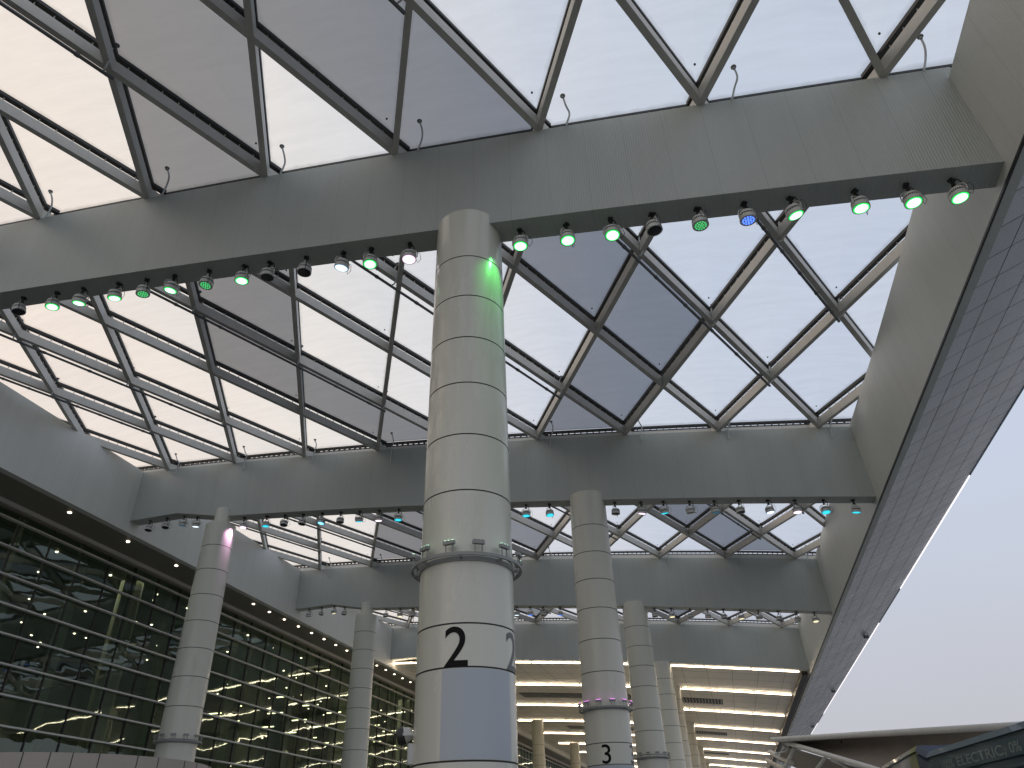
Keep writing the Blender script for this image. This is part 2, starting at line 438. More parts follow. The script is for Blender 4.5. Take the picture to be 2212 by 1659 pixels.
for k, yf in enumerate(BF):
    y_lo = yf - 15.97 + .52; y_hi = yf; y_hc = yf + .40
    sk = thing('skylight_bay', f'{BAY[k]} bay of foil skylight cushions on a diamond grid of grey ribs', 'skylight', (-9.5, (y_lo+y_hi)/2, 15), group='skylight bays')
    X0 = 5.60
    # ribs
    for fam in (1, -1):
        for i in range(-14, 16):
            xs0 = X0 - PITCH * i
            pts = []
            # t rows back from the front beam
            t0, t1 = -.10, (y_hi - y_lo) / ROW
            # x = xs0 + fam*PITCH/2*t within [XL, XR]
            sl = fam * PITCH / 2
            ta = (XL - 1.3 - xs0) / sl; tb = (XR + 1.25 - xs0) / sl
            lo, hi = max(t0, min(ta, tb)), min(t1, max(ta, tb))
            if hi - lo < .15: continue
            n = max(2, int((hi - lo) * 2) + 1)
            pts = [(xs0 + sl*t, y_hi - ROW*t) for t in [lo + (hi-lo)*j/(n-1) for j in range(n)]]
            path = [(x, y, ztop(x) + (-.003 if fam == 1 else 0)) for x, y in pts]
            r = MB(); r.sweep(path, .155 if fam == 1 else .16, 0, .33)
            # studs and clamping rails
            off = Vector((-(pts[-1][1]-pts[0][1]), pts[-1][0]-pts[0][0], 0)).normalized() * .07
            Lr = math.dist(pts[0], pts[-1]); ns_ = int(Lr / .42)
            for j in range(1, ns_):
                x = pts[0][0] + (pts[-1][0]-pts[0][0])*j/ns_; y = pts[0][1] + (pts[-1][1]-pts[0][1])*j/ns_
                r.box((x-.011, y-.011, ztop(x)+.32), (x+.011, y+.011, ztop(x)+.5))
            r.sweep([(x, y, z) for x, y, z in path], .15, .50, .598, 1)
            o_ = r.build('lattice_rib', ['rib', 'track'], sk); local(o_, sk.location)
    # cushions
    cells = []
    for rr in range(-1, 7):
        for i in range(-14, 16):
            cx = X0 - PITCH * i + (PITCH/2 if rr % 2 == 0 else 0)
            cy = y_hi - ROW * rr
            poly = [(cx, cy - ROW), (cx + PITCH/2, cy), (cx, cy + ROW), (cx - PITCH/2, cy)]
            for ax, v_, kl in ((0, XL-1.3, False), (0, XR+1.25, True), (1, y_lo+.02, False), (1, y_hc-.0, True)):
                poly = clip_poly(poly, ax, v_, kl)
                if len(poly) < 3: break
            if len(poly) < 3: continue
            A = abs(sum(poly[j-1][0]*poly[j][1]-poly[j][0]*poly[j-1][1] for j in range(len(poly))))/2
            if A < .15: continue
            cells.append(poly)
    for poly in cells:
        # pull in a little so neighbouring cushions do not overlap
        mx_, my_ = sum(p_[0] for p_ in poly)/len(poly), sum(p_[1] for p_ in poly)/len(poly)
        me, bd = panel_mesh(poly)
        dk = any(inside((h.x, h.y), poly) for h in DARK)
        me.materials.append(M['foil'][random.choice((2, 3)) if dk else random.choice((0, 1))])
        o_ = link('foil_cushion', me, sk); local(o_, sk.location)
        if dk: o_['label'] = 'dim grey printed foil cushion'
    # air pipes under some of the ribs with hoses up to the cushions
    for x0, ts in PIPES.items():
        x_at = lambda t: x0 - PITCH/2 * t
        te = (y_hi - y_lo) / ROW - .05
        if x_at(te) < XL + .1: te = (x0 - XL - .1) / (PITCH/2)
        if x0 > XR: ts = max(ts, (x0 - XR + .3) / (PITCH/2))
        ts -= .06
        pp = [(x_at(t) - .17, y_hi - ROW*t - .06, ztop(x_at(t)) - .10) for t in [ts + (te-ts)*j/8 for j in range(9)]]
        p_ = MB(); p_.tube(pp, .045, 10)
        for j in range(7):
            a = Vector(pp[j]); b2 = Vector(pp[j+1]); p_.tube([a.lerp(b2, .47), a.lerp(b2, .53)], .058, 10)
        local(p_.build('air_pipe', 'pipe', sk, True), sk.location)
        t = math.ceil(ts)
        while t <= te:
            x = x_at(t); y = y_hi - ROW*t; z = ztop(x)
            if XL + .5 < x < XR - .6:
                hose(sk, [(x-.10, y-.10, z-.13), (x+.02, y-.16, z-.14), (x+.09, y-.22, z+.05), (x+.02, y-.24, z+.35), (x+.10, y-.20, z+.62)])
            t += 1
    # hoses at the front beam
    for i in range(0, 9):
        x = X0 - PITCH*i + random.uniform(.5, .85)
        if x > XR - .2 or x < XL + .2: continue
        z = ztop(x); dz = random.uniform(.35, .75) if k in (1, 2) else .1; lx = random.uniform(-.22, .05)
        hose(sk, [(x+lx, y_hi-.07, z-dz), (x+lx*.8, y_hi-.09, z-.05), (x+lx*.8+.10, y_hi-.14, z+.22), (x+.04, y_hi-.25, z+.42), (x, y_hi-.36, z+.64)])
    # little drain plugs in the cushion corners
    dr = MB()
    for i in range(0, 9):
        for rr in range(0, 4):
            x = X0 - PITCH*i - (PITCH/2 if rr % 2 else 0); y = y_hi - ROW*rr - .62
            if XL+.3 < x < XR-.3: dr.lathe([(.026, 0, 0), (.026, .03, 0)], 8, c=(x, y, ztop(x)+EDGE_H+.0))
    local(dr.build('drain_plugs', 'black', sk), sk.location)

# ------------------------------------------------------------------ terminal building on the left
bld = thing('terminal_building', 'dark glass terminal facade under a pale wall, lit halls inside', 'building', (-28.5, 60, GROUND))
def B(mb, name, mats, parent=None, smooth=False):
    o_ = mb.build(name, mats, parent or bld, smooth)
    if parent is None: local(o_, bld.location)
    return o_
Y0, Y1 = -14.0, 165.0
B(MB().box((-26.35, Y0, 13.44), (XL, Y1, 16.64)), 'upper_wall', 'wall')
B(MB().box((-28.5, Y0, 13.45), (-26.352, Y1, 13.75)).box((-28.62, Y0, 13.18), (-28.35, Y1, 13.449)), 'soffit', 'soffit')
B(MB().box((-28.34, Y0, 13.27), (-28.22, Y1, 13.448)), 'light_trim', 'fin')
for i, y in enumerate([24.55, 28.37, 32.12] + [39.67 + 1.87*j for j in range(28)]):
    if i > 11 and i % 7 == 4: continue
    d = MB(); d.lathe([(.07, 13.42, 0), (.085, 13.452, 0)], 12, c=(-26.8, y, 0))
    B(d, 'downlight', 'down')
VY = [v for v in [23.77 - 1.87*j for j in range(16, 0, -1)] + [23.77 + 1.87*j for j in range(75)]]
ZR = [12.78 - 1.12*j for j in range(0, 13)]
zr = [13.3] + ZR + [GROUND]
for i in range(len(VY)-1):
    g_ = MB(); a, b2 = VY[i], VY[i+1]
    for j in range(len(zr)-1):
        z1_, z0_ = zr[j], zr[j+1]; t1, t2 = random.gauss(0, .0006), random.gauss(0, .0006)
        g_.add([(-28.5+t1*.9, a, z0_), (-28.5-t1*.9, b2, z0_), (-28.5-t1*.9+t2, b2, z1_), (-28.5+t1*.9+t2, a, z1_)], [(0, 1, 2, 3)])
    go = B(g_, 'glass_panel', 'glass')
    for p_ in go.data.polygons:
        if p_.normal.x < 0: p_.flip()
for z in ZR:
    f_ = MB().box((-28.44, Y0, z-.035), (-28.24, Y1, z+.035)); B(f_, 'horizontal_fin', 'fin')
v_ = MB()
for y in VY: v_.box((-28.60, y-.028, GROUND), (-28.46, y+.028, 13.3))
B(v_, 'glazing_bars', 'dark')
# hall behind the glass
B(MB().box((-62, Y0, GROUND+.01), (-61.6, Y1, 18)).box((-61.6, Y0, 16.0), (-28.7, Y1, 16.3)).box((-61.6, Y1, GROUND+.01), (-28.7, Y1+.3, 16)).box((-61.6, Y0-.3, GROUND+.01), (-28.7, Y0, 16)).box((-28.75, Y0, 13.3), (-28.65, Y1, 16)), 'hall', 'interior')
B(MB().box((-61.6, Y0, GROUND+.011), (-28.7, Y1, GROUND+.1)), 'hall_floor', 'interior')
for y in [15 + 3.76*i for i in range(36)]:
    B(MB().box((-31.4, y, GROUND+.1), (-31.1, y+.55, 15.99)), 'hall_fin', 'hall_fin')
for i in range(6):
    ld = bpy.data.lights.new('hall_lamp', 'AREA'); ld.energy = 330; ld.size = 9; ld.color = (1, .95, .72)
    lo = bpy.data.objects.new('hall_lamp', ld); COL.objects.link(lo); lo.parent = bld; lo.location = Vector((-40, 18 + 22*i, 15.9)) - bld.location
for i in range(7):
    h_ = MB(); h_.lathe([(.7, GROUND+.1, 0), (.7, 15.99, 0)], 24, c=(-36.5, 24 + 16*i, 0)); B(h_, 'hall_column', 'hall_col', None, True)
for i in range(26):
    x = -35.5 - 4.2 * (i % 3); y = 58 + 4.4 * (i // 3) * 1.0 + (i % 3) * 1.3; z = 11.5 - (i % 3) * .2
    B(MB().box((x, y, z), (x + 1.5, y + .12, z + .06)), 'hall_tube', 'tube_y')
lights = [(-36.91,33.8),(-41.06,35.19),(-40.65,36.39),(-36.93,38.39),(-39.75,38.98),(-46.09,39.59),(-45.61,40.81),(-44.76,43.37),(-44.25,44.59),(-38.39,42.74),(-36.81,42.83),(-37.89,43.95),(-36.91,46.44),(-50.73,45.39),(-49.88,48.01),(-49.52,49.44),(-42.76,48.24),(-42.21,49.36)]
lights += [(-33.6, 30.5), (-33.7, 34.2), (-33.5, 38.6), (-33.6, 43.1), (-42.9, 41.6), (-47.5, 44.2), (-52.5, 43.0), (-53.0, 48.7), (-46.8, 50.3), (-33.7, 47.6), (-33.6, 52.3), (-55.5, 52.0), (-57.0, 46.4), (-38.9, 35.6), (-43.5, 37.4)]
for a in range(13):
    for c_ in range(5):
        y = 50.5 + a*4.3 + random.uniform(-.5, .5); lights.append((-36.9 - c_*4.4 + random.uniform(-.6, .6), y))
for (x, y) in lights[:96]:
    d = MB(); d.lathe([(.075, 15.95, 0), (.085, 15.995, 0)], 8, c=(x, y, 0)); B(d, 'hall_downlight', 'down')

# ------------------------------------------------------------------ outer eave on the right
ev = thing('outer_eave', 'long eave along the right edge with blue grey panelled underside', 'eave', (9, 60, 12))
ev_inner = MB()
ey = [-14, 5, 12, 18, 22, 24.5, 27.3, 36, 44, 60, 165]; ez = [13.3, 13.28, 13.3, 13.34, 13.44, 13.56, 13.72, 13.75, 13.86, 13.9, 13.9]
sec = [(XR, 0), (XR-.02, .25), (XR-.06, .5), (XR-.10, .75), (XR-.12, 1), (XR+.25, 1), (XR+.25, 0)]
vs = []
for y_, z_ in zip(ey, ez):
    for x_, k_ in sec: vs.append((x_, y_, 10.40 + (z_ - 10.40) * k_))
m7 = len(sec); fs = [tuple(range(m7)), tuple(range((len(ey)-1)*m7, len(ey)*m7))[::-1]]
for a in range(len(ey)-1):
    for q_ in range(m7): fs.append((a*m7+q_, a*m7+(q_+1) % m7, (a+1)*m7+(q_+1) % m7, (a+1)*m7+q_))
ev_inner.add(vs, fs)
local(ev_inner.build('inner_face', 'fascia_in', ev, True), ev.location)
XE, ZE = 11.25, 12.30
un = MB(); NX = 5
def uz(x): return 10.38 + (x - XR) / (XE - XR) * (ZE - 10.38)
j = -14.0; step = 1.0; gap = .022
cx_ = [XR + (XE - XR) * i / NX for i in range(NX + 1)]
while j < 164:
    for i in range(NX):
        x0, x1 = cx_[i] + gap/2, cx_[i+1] - gap/2; yy0, yy1 = j + .04 + gap, j + step + .04
        dz = random.gauss(0, .0006); dz2 = random.gauss(0, .0006)
        un.add([(x0, yy0, uz(x0)+dz), (x1, yy0, uz(x1)+dz2), (x1, yy1, uz(x1)-dz), (x0, yy1, uz(x0)-dz2)], [(0, 3, 2, 1)])
    j += step
local(un.build('underside_panels', 'under', ev), ev.location)
bk = MB().add([(XR+.3, -14, uz(XR+.3)+.03), (XE, -14, ZE+.03), (XE, 165, ZE+.03), (XR+.3, 165, uz(XR+.3)+.03),
              (XR+.3, -14, 13.2), (XE, -14, ZE+.3), (XE, 165, ZE+.3), (XR+.3, 165, 13.2)], [(0, 3, 2, 1), (4, 5, 6, 7), (1, 2, 6, 5), (0, 1, 5, 4)])
local(bk.build('eave_backing', 'black', ev), ev.location)
local(MB().box((XR-.025, -14, 10.355), (XR+.02, 165, 10.41)).build('drip_edge', 'dark', ev), ev.location)
segs = [(-14, 33.2, 0), (33.3, 46.1, 1), (46.2, 54.0, 0), (54.1, 94.4, 1), (94.5, 101.9, 0), (102, 112.4, 1), (112.5, 165, 0)]
segs[0] = (-14, 30.4, 0); segs[1] = (30.5, 46.1, 1)
for a, b2, on in segs:
    st = MB().box((XE+.001, a, ZE-.02), (XE+.035, b2, ZE+.035)); o_ = st.build('edge_tube', 'edgelit' if on else 'edgeoff', ev); local(o_, ev.location)
for n_, (x, y, z) in enumerate([(10.55, 55.75, 12.0), (10.5, 77, 11.98), (10.5, 101, 11.98)]):
    t_ = thing('floodlight', ['nearest', 'middle', 'farthest'][n_] + ' small black floodlight fixed under the right eave', 'floodlight', (x, y, z), .3, 'black floodlights under the eave')
    f_ = MB().box((-.15, -.07, -.24), (.15, .07, -.05)); f_.box((-.18, -.02, -.15), (-.15, .02, .05)); f_.box((.15, -.02, -.15), (.18, .02, .05)); f_.build('lamp_box', 'dark', t_)
    MB().box((-.13, -.076, -.22), (.13, -.071, -.07)).build('lens', 'lens_off', t_)

# ------------------------------------------------------------------ solid ceiling beyond the last beam
yb = BF[3] + BWID
ce = thing('panelled_ceiling', 'solid ceiling with long warm light strips beyond the farthest beam', 'ceiling', (-9.5, 110, 12))
cm = MB(); cxs = [-28.2 + (6.3 + 28.2) * i / 48 for i in range(49)]
def zc(x): return -1.23661e-3*x*x - .1224*x + 11.56 + .06
YC = [yb + .01] + [70 + 12.1 * i for i in range(8)] + [165]
for a, b2 in zip(YC[:-1], YC[1:]):
    vs = []; fs = []
    for x in cxs: vs += [(x, a + .16, zc(x) + .0), (x, b2 - .16, zc(x) + .0)]
    for i in range(len(cxs) - 1): fs.append((2*i, 2*i+1, 2*i+3, 2*i+2))
    cm.add(vs, fs)
o_ = cm.build('ceiling_panels', 'ceil', ce, True); local(o_, ce.location)
rc = MB()
for x0, x1 in zip(cxs[:-1], cxs[1:]): rc.add([(x0, yb, zc(x0)+.25), (x1, yb, zc(x1)+.25), (x1, 165, zc(x1)+.25), (x0, 165, zc(x0)+.25)], [(0, 1, 2, 3)])
local(rc.build('ceiling_backing', 'soffit', ce), ce.location)
jn = MB()
for a, b2 in zip(YC[:-1], YC[1:]):
    for q_ in range(1, 4):
        y = a + (b2-a)*q_/4
        jn.sweep([(x, y, zc(x)) for x in cxs], .02, -.004, .01)
for x in [-27 + 1.9*i for i in range(18)]:
    jn.box((x-.008, yb+.3, zc(x)-.003), (x+.008, 164, zc(x)+.01))
local(jn.build('ceiling_joints', 'seam', ce), ce.location)
for i, y in enumerate([yb + .12] + YC[1:-1]):
    L = MB(); xa = -24.0 if i != 0 else -27.5
    nseg = 10
    for s_ in range(nseg):
        a = xa + (6.2 - xa) * s_ / nseg + .05; b2 = xa + (6.2 - xa) * (s_+1) / nseg - .05
        L.sweep([(a + (b2-a)*q_/4, y, zc(a + (b2-a)*q_/4)) for q_ in range(5)], .15, -.13, -.06)
        L.box((a + .3, y - .01, zc(a) - .07), (a + .34, y + .01, zc(a) + .02)); L.box((b2 - .34, y - .01, zc(b2) - .07), (b2 - .3, y + .01, zc(b2) + .02))
    o_ = L.build('light_strip', 'strip', ce); local(o_, ce.location)
for x0, x1, y0, y1 in [(-3.5, .5, 75.2, 78.1), (-19, -5.5, 75, 77.6), (-3.5, .5, 99.3, 102), (-19, -5.5, 99.3, 101.8), (-3.6, .4, 123, 125.5)]:
    V = MB(); x = x0
    pth = [(x0 + (x1-x0)*i/6, (y0+y1)/2, zc(x0+(x1-x0)*i/6)) for i in range(7)]
    V.sweep(pth, y1-y0, -.012, .02)
    nsl = int((x1-x0)/.28)
    for i in range(nsl):
        x = x0 + (i+.5)*(x1-x0)/nsl; V.box((x-.045, y0, zc(x)-.10), (x+.045, y1, zc(x)-.014), 1)
    local(V.build('vent_grille', ['black', 'steel'], ce), ce.location)
local(MB().box((6.3, yb+.05, 10.43), (6.745, 165, 10.8)).build('dark_gap_fill', 'track', ce), ce.location)  # near-black box stands in for the dark gap between ceiling and eave

# ------------------------------------------------------------------ columns
RINGS = [10.8, 9.70, 8.63, 7.55, 6.43, 5.32, 4.18, 3.05, 2.40, 1.13, .0, -1.1]
def make_column(name, label, x, y, r0, r1, ztip, neck=False, pal='col', rings=RINGS, n=64, group='round clad columns', shift=0):
    t_ = thing(name, label, 'column', (x, y, GROUND), group=group)
    def rad(z): 
        k_ = min(1, max(0, (z - 4) / 8)); return r0 + (r1 - r0) * k_
    prof = [(rad(GROUND), 0, 0)]
    for z in sorted([q_ + shift for q_ in rings if q_ + shift < ztip - .1]):
        r = rad(z); prof += [(r, z-.013-GROUND, 1), (r-.012, z-.012-GROUND, 1), (r-.012, z+.012-GROUND, 1), (r, z+.013-GROUND, 0)]
    prof += [(rad(ztip), ztip-GROUND, 0)]
    m_ = MB().lathe(prof, n); m_.build('shaft', [pal, 'seam'], t_, True)
    if neck:
        m_ = MB().lathe([(r1*.55, ztip-GROUND+.001, 0), (r1*.55, 13.9-GROUND, 0)], 32); m_.build('neck', [pal], t_, True)
    return t_, rad
big, rad2 = make_column('column', 'big nearest column, numbered 2, with light ring and loudspeaker', -3.83, 11.75, .80, .74, 12.22, rings=RINGS)
c3, rad3 = make_column('column', 'column numbered 3 with purple lit light ring, behind the big column', -3.83, 27.6, .80, .72, 12.25, pal='colw')
c4, rad4 = make_column('column', 'column with unlit light ring just beyond the one numbered 3', -3.83, 43.7, .80, .71, 12.25, pal='colw', shift=.02)
cc = [(big, rad2), (c3, rad3), (c4, rad4)]
for n_, (x, y, lab) in enumerate([(-3.7, 59.6, 'slim column touching the first warm strip, right row'), (-3.65, 69.4, 'column touching the second warm strip, right row'),
             (-3.7, 92.9, 'far column under the ceiling, third from the end of the right row'), (-3.7, 117.2, 'far column under the ceiling, second from the end of the right row'),
             (-3.75, 141.5, 'very last column at the far end of the right row')]):
    make_column('column', lab, x, y, .80, .74, zc(x) - .02, pal='colw', n=32, shift=.05*n_)
L1, radL = make_column('column', 'left column whose top is washed by pink light, before the glass facade', -20.9, 27.4, .755, .66, 13.10, True, 'colw', [12.0, 10.9, 9.78, 8.66, 7.54, 6.42, 5.3, 4.1, 3, 1.9])
make_column('column', 'second left column before the glass facade, beyond the pink washed one', -20.9, 43.4, .75, .67, 13.10, True, 'colw', [12.0, 10.9, 9.78, 8.66, 7.54, 6.42, 5.3, 4.1, 3, 1.9])
make_column('column', 'third column of the left row, under the farthest beam', -21.0, 59.5, .75, .67, 13.10, True, 'colw', [12.0, 10.9, 9.78, 8.66, 7.54, 6.42, 5.3, 4.1, 3, 1.9], n=32)
make_column('column', 'brownish background column seen just right of the big numbered column', -21.4, 93.6, .76, .72, 13.50, pal='colw', n=32)
make_column('column', 'smaller background column between the two numbered columns, farthest of the left row', -21.4, 117.3, .76, .72, 13.50, pal='colw', n=32)

def cyl_az(px, py, cx, cy, r):
    d = ray(px, py); a = d.x*d.x+d.y*d.y; b_ = -2*(d.x*cx+d.y*cy); c_ = cx*cx+cy*cy-r*r
    disc = b_*b_-4*a*c_
    t = (-b_ - math.sqrt(max(disc, 0)))/(2*a); p_ = d*t
    return math.atan2(p_.y-cy, p_.x-cx), p_.z
def wrap_text(txt, column, th0, z0, z1, r, m_, name='number', wscale=1.0):
    cu = bpy.data.curves.new('text', 'FONT'); cu.body = txt; cu.align_x = 'CENTER'; cu.offset = .004; cu.resolution_u = 8
    o_ = bpy.data.objects.new('text', cu); COL.objects.link(o_)
    bpy.context.view_layer.update()
    me = bpy.data.meshes.new_from_object(o_.evaluated_get(bpy.context.evaluated_depsgraph_get()))
    bpy.data.objects.remove(o_)
    bm = bmesh.new(); bm.from_mesh(me)
    ys = [v.co.y for v in bm.verts]; xs_ = [v.co.x for v in bm.verts]; s_ = (z1 - z0) / (max(ys) - min(ys)); ym = min(ys); xm = (min(xs_)+max(xs_))/2
    for v in bm.verts: v.co = Vector(((v.co.x-xm)*s_*wscale, (v.co.y-ym)*s_, 0))
    hw = max(abs(v.co.x) for v in bm.verts)
    x = -hw
    while x < hw:
        bmesh.ops.bisect_plane(bm, geom=bm.verts[:]+bm.edges[:]+bm.faces[:], plane_co=(x, 0, 0), plane_no=(1, 0, 0)); x += .03
    for v in bm.verts:
        th = th0 + v.co.x / r
        v.co = Vector((r*math.cos(th), r*math.sin(th), z0 + v.co.y - GROUND))
    bm.to_mesh(me); bm.free(); me.materials.clear(); me.materials.append(M[m_])
    return link(name, me, column)
th, zz = cyl_az(985, 1392, -3.83, 11.75, .8)
wrap_text('2', big, th, 2.41, 3.00, .805, 'num')
th2, _ = cyl_az(1113.5, 1400, -3.83, 11.75, .8)
o_ = wrap_text('2', big, th + 1.33, 2.41, 3.00, .805, 'num2'); o_['label'] = 'second numeral wrapping round the right edge'
th, zz = cyl_az(1310, 1631, -3.83, 27.6, .8)
wrap_text('3', c3, th, 2.42, 3.00, .806, 'num')
wrap_text('3', c3, th + 1.33, 2.42, 3.00, .806, 'num2')
# blue grey film between two seams of the big column
def film(px0, px1, z0, z1, column, cx, cy, r, m_, name):
    a0, _ = cyl_az(px0, 1500, cx, cy, r); a1, _ = cyl_az(px1, 1500, cx, cy, r); f_ = MB(); n = 24; vs = []; fs = []
    for i in range(n+1):
        a = a0 + (a1-a0)*i/n; vs += [(r*math.cos(a), r*math.sin(a), z0-GROUND), (r*math.cos(a), r*math.sin(a), z1-GROUND)]
    for i in range(n): fs.append((2*i, 2*i+2, 2*i+3, 2*i+1))
    return f_.add(vs, fs).build(name, m_, column, True)
film(953, 1102, 1.15, 2.38, big, -3.83, 11.75, .804, 'wrap', 'blue_film')
film(1240, 1350, 1.15, 2.38, c3, -3.83, 27.6, .804, 'wrap', 'blue_film')

# ---- light rings round the columns
def light_ring(column_xy, rad, z, label, lit, a0, count=12, states=None):
    x, y = column_xy
    t_ = thing('light_ring', label, 'light ring', (x, y, z), group='rings of small uplights round columns')
    R = rad + .155; m_ = MB(); n = 72
    def band(r0, r1, z0, z1):
        vs = []; fs = []
        for i in range(n):
            a = 2*math.pi*i/n; c_, s_ = math.cos(a), math.sin(a)
            vs += [(r0*c_, r0*s_, z0), (r1*c_, r1*s_, z0), (r1*c_, r1*s_, z1), (r0*c_, r0*s_, z1)]
        for i in range(n):
            o1 = 4*i; o2 = 4*((i+1) % n)
            for j in range(4): fs.append((o1+j, o1+(j+1) % 4, o2+(j+1) % 4, o2+j))
        m_.add(vs, fs)
    band(R-.035, R+.0, .0, .055)
    band(rad+.004, rad+.02, -.05, .03)
    m_.build('hoop', 'steel', t_, True)
    for i in range(8):
        a = 2*math.pi*i/8 + .2; b_ = MB()
        d = Vector((math.cos(a), math.sin(a), 0)); s_ = Vector((-d.y, d.x, 0))*.014
        p0 = d*(rad+.01); p1 = d*(R-.02)
        b_.add([p0-s_+Vector((0, 0, -.02)), p0+s_+Vector((0, 0, -.02)), p1+s_+Vector((0, 0, -.02)), p1-s_+Vector((0, 0, -.02)),
                p0-s_+Vector((0, 0, .015)), p0+s_+Vector((0, 0, .015)), p1+s_+Vector((0, 0, .015)), p1-s_+Vector((0, 0, .015))],
               [(0, 1, 2, 3), (7, 6, 5, 4), (0, 4, 5, 1), (1, 5, 6, 2), (2, 6, 7, 3), (3, 7, 4, 0)])
        b_.build('bracket', 'steel', t_)
    for i in range(count):
        a = a0 + 2*math.pi*i/count
        h = MB(); h.box((-.10, -.035, .19), (.10, .035, .25)); h.box((-.065, -.008, .05), (-.05, .008, .2)); h.box((.05, -.008, .05), (.065, .008, .2))
        h.tube([(.065, .01, .20), (.08, .03, .13), (.07, .02, .05), (.11, .01, .02)], .006, 6)
        o_ = h.build('uplight', 'steel', t_); o_.location = ((R-.02)*math.cos(a), (R-.02)*math.sin(a), 0); o_.rotation_euler = (0, 0, a + math.pi/2 + random.uniform(-.15, .15))
        onn = lit is not None and (states is None or states[i % len(states)])
        L = MB()
        for q_ in (-.065, 0, .065): L.lathe([(.022, .2505, 0), (.026, .262, 0)], 8, c=(q_, 0, 0))
        L.build('led_lenses', lit if onn else 'lens_off', o_)
    return t_
M['led_g'] = emit('green white led', (.55, 1, .68), 2.0)
M['led_p'] = emit('purple led', (.95, .25, 1), 3.2)
light_ring((-3.83, 11.75), .80, 4.10, 'wide ring of small uplights round the big numbered column', 'led_g', -2.10, 12, [1, 1, 0, 1, 0, 1, 1, 0, 1, 1, 1, 1])
light_ring((-3.83, 27.6), .80, 4.12, 'ring of purple lit uplights round the column numbered 3', 'led_p', -2.2, 12)
light_ring((-3.83, 43.7), .80, 4.05, 'unlit light ring round the column beyond the one numbered 3', None, -2.2, 12)
light_ring((-20.9, 27.4), .755, 4.02, 'unlit light ring round the left column before the glass', None, -2.2, 12)

# ---- loudspeaker and box on the big column
def on_col(px, py, r=.8): 
    a, z = cyl_az(px, py, -3.83, 11.75, r); return a, z
sp = thing('loudspeaker', 'small white loudspeaker bracketed to the left side of the big column', 'loudspeaker', (-3.83 + .93*math.cos(math.radians(196)), 11.75 + .93*math.sin(math.radians(196)), 1.58))
D = (Vector((-.9, -.25, -.25))).normalized()
mb = MB(); mb.lathe([(.055, -.12, 0), (.085, -.10, 0), (.125, .02, 0)], 24); q_ = mb.build('cabinet', 'house', sp, True)
m2 = MB(); m2.lathe([(.127, .0, 0), (.13, .06, 0), (.105, .12, 0)], 24); q2 = m2.build('grille', 'dark', sp, True)
for o_ in (q_, q2): o_.rotation_euler = D.to_track_quat('Z', 'Y').to_euler()
mb = MB(); mb.box((-.02, -.14, -.02), (.14, -.13, .02)); mb.box((-.02, .13, -.02), (.14, .14, .02)); mb.box((.135, -.14, -.03), (.145, .14, .03))
o_ = mb.build('bracket', 'fin', sp); o_.rotation_euler = (0, 0, math.radians(16))
mb = MB(); mb.box((-.03, -.075, -.14), (.05, .075, .14)); mb.box((-.036, -.07, -.135), (-.031, .07, .135))
o_ = mb.build('junction_box', 'house'); a = math.radians(206)
o_.location = (-3.83 + .84*math.cos(a), 11.75 + .84*math.sin(a), 1.30); o_.rotation_euler = (0, 0, a - math.pi)
tag(o_, 'small grey box fixed to the big column below the loudspeaker', 'junction box')

# ------------------------------------------------------------------ hanging spotlights
hm = MB()
hm.lathe([(.10, .165, 0), (.145, .15, 0), (.165, .10, 0), (.165, .085, 1), (.158, .083, 1), (.158, .045, 1), (.165, .043, 0), (.172, .0, 0), (.172, -.05, 0), (.155, -.05, 0)], 28)
for i in range(28):
    a = 2*math.pi*i/28; c_, s_ = math.cos(a), math.sin(a)
    hm.tube([(.163*c_, .163*s_, .04), (.163*c_, .163*s_, .088)], .006, 4)
house_me = hm.mesh('housing', ['house', 'dark'], True)
yk = MB(); yk.sweep([(0, 0, 0), (0, 0, 0.0001)], .001, 0, .001)
yk = MB()
pts = [(-.185, 0, .03), (-.185, 0, .14), (-.15, 0, .22), (-.05, 0, .265), (.05, 0, .265), (.15, 0, .22), (.185, 0, .14), (.185, 0, .03)]
for a, b2 in zip(pts[:-1], pts[1:]): yk.tube([a, b2], .013, 6)
yk.lathe([(.035, 0, 0), (.035, .001, 0)], 8, c=(0, 0, 0)) if False else None
yoke_me = yk.mesh('yoke', 'fin')
ck = MB(); ck.box((-.035, -.03, .26), (.035, .03, .33)); ck.tube([(0, 0, .32), (0, 0, .45)], .018, 8); ck.box((-.05, -.06, .40), (.05, .06, .449))
ck.tube([(.02, .02, .47), (.09, .05, .40), (.13, .04, .27), (.10, .02, .14)], .011, 6)
clamp_me = ck.mesh('clamp', 'dark')
cb = MB(); cb.tube([(.12, .02, .15), (.24, .05, .18), (.27, .06, .02), (.20, .05, -.10), (.15, .02, .0), (.13, .02, .12)], .006, 6)
cable_me = cb.mesh('cable', 'dark')
def lens_me(nm, m_, dots=False):
    L = MB(); 
    if dots:
        L.lathe([(.150, -.048, 0), (.150, -.040, 0)], 24)
        for rr, n in ((0, 1), (.055, 6), (.108, 12)):
            for i in range(n):
                a = 2*math.pi*i/n; L.lathe([(.019, -.058, 1), (.019, -.0481, 1)], 8, c=(rr*math.cos(a), rr*math.sin(a), 0))
        return L.mesh(nm, ['lens_off', m_])
    L.lathe([(.120, -.062, 0), (.152, -.053, 0), (.152, -.040, 0)], 28); return L.mesh(nm, m_, True)
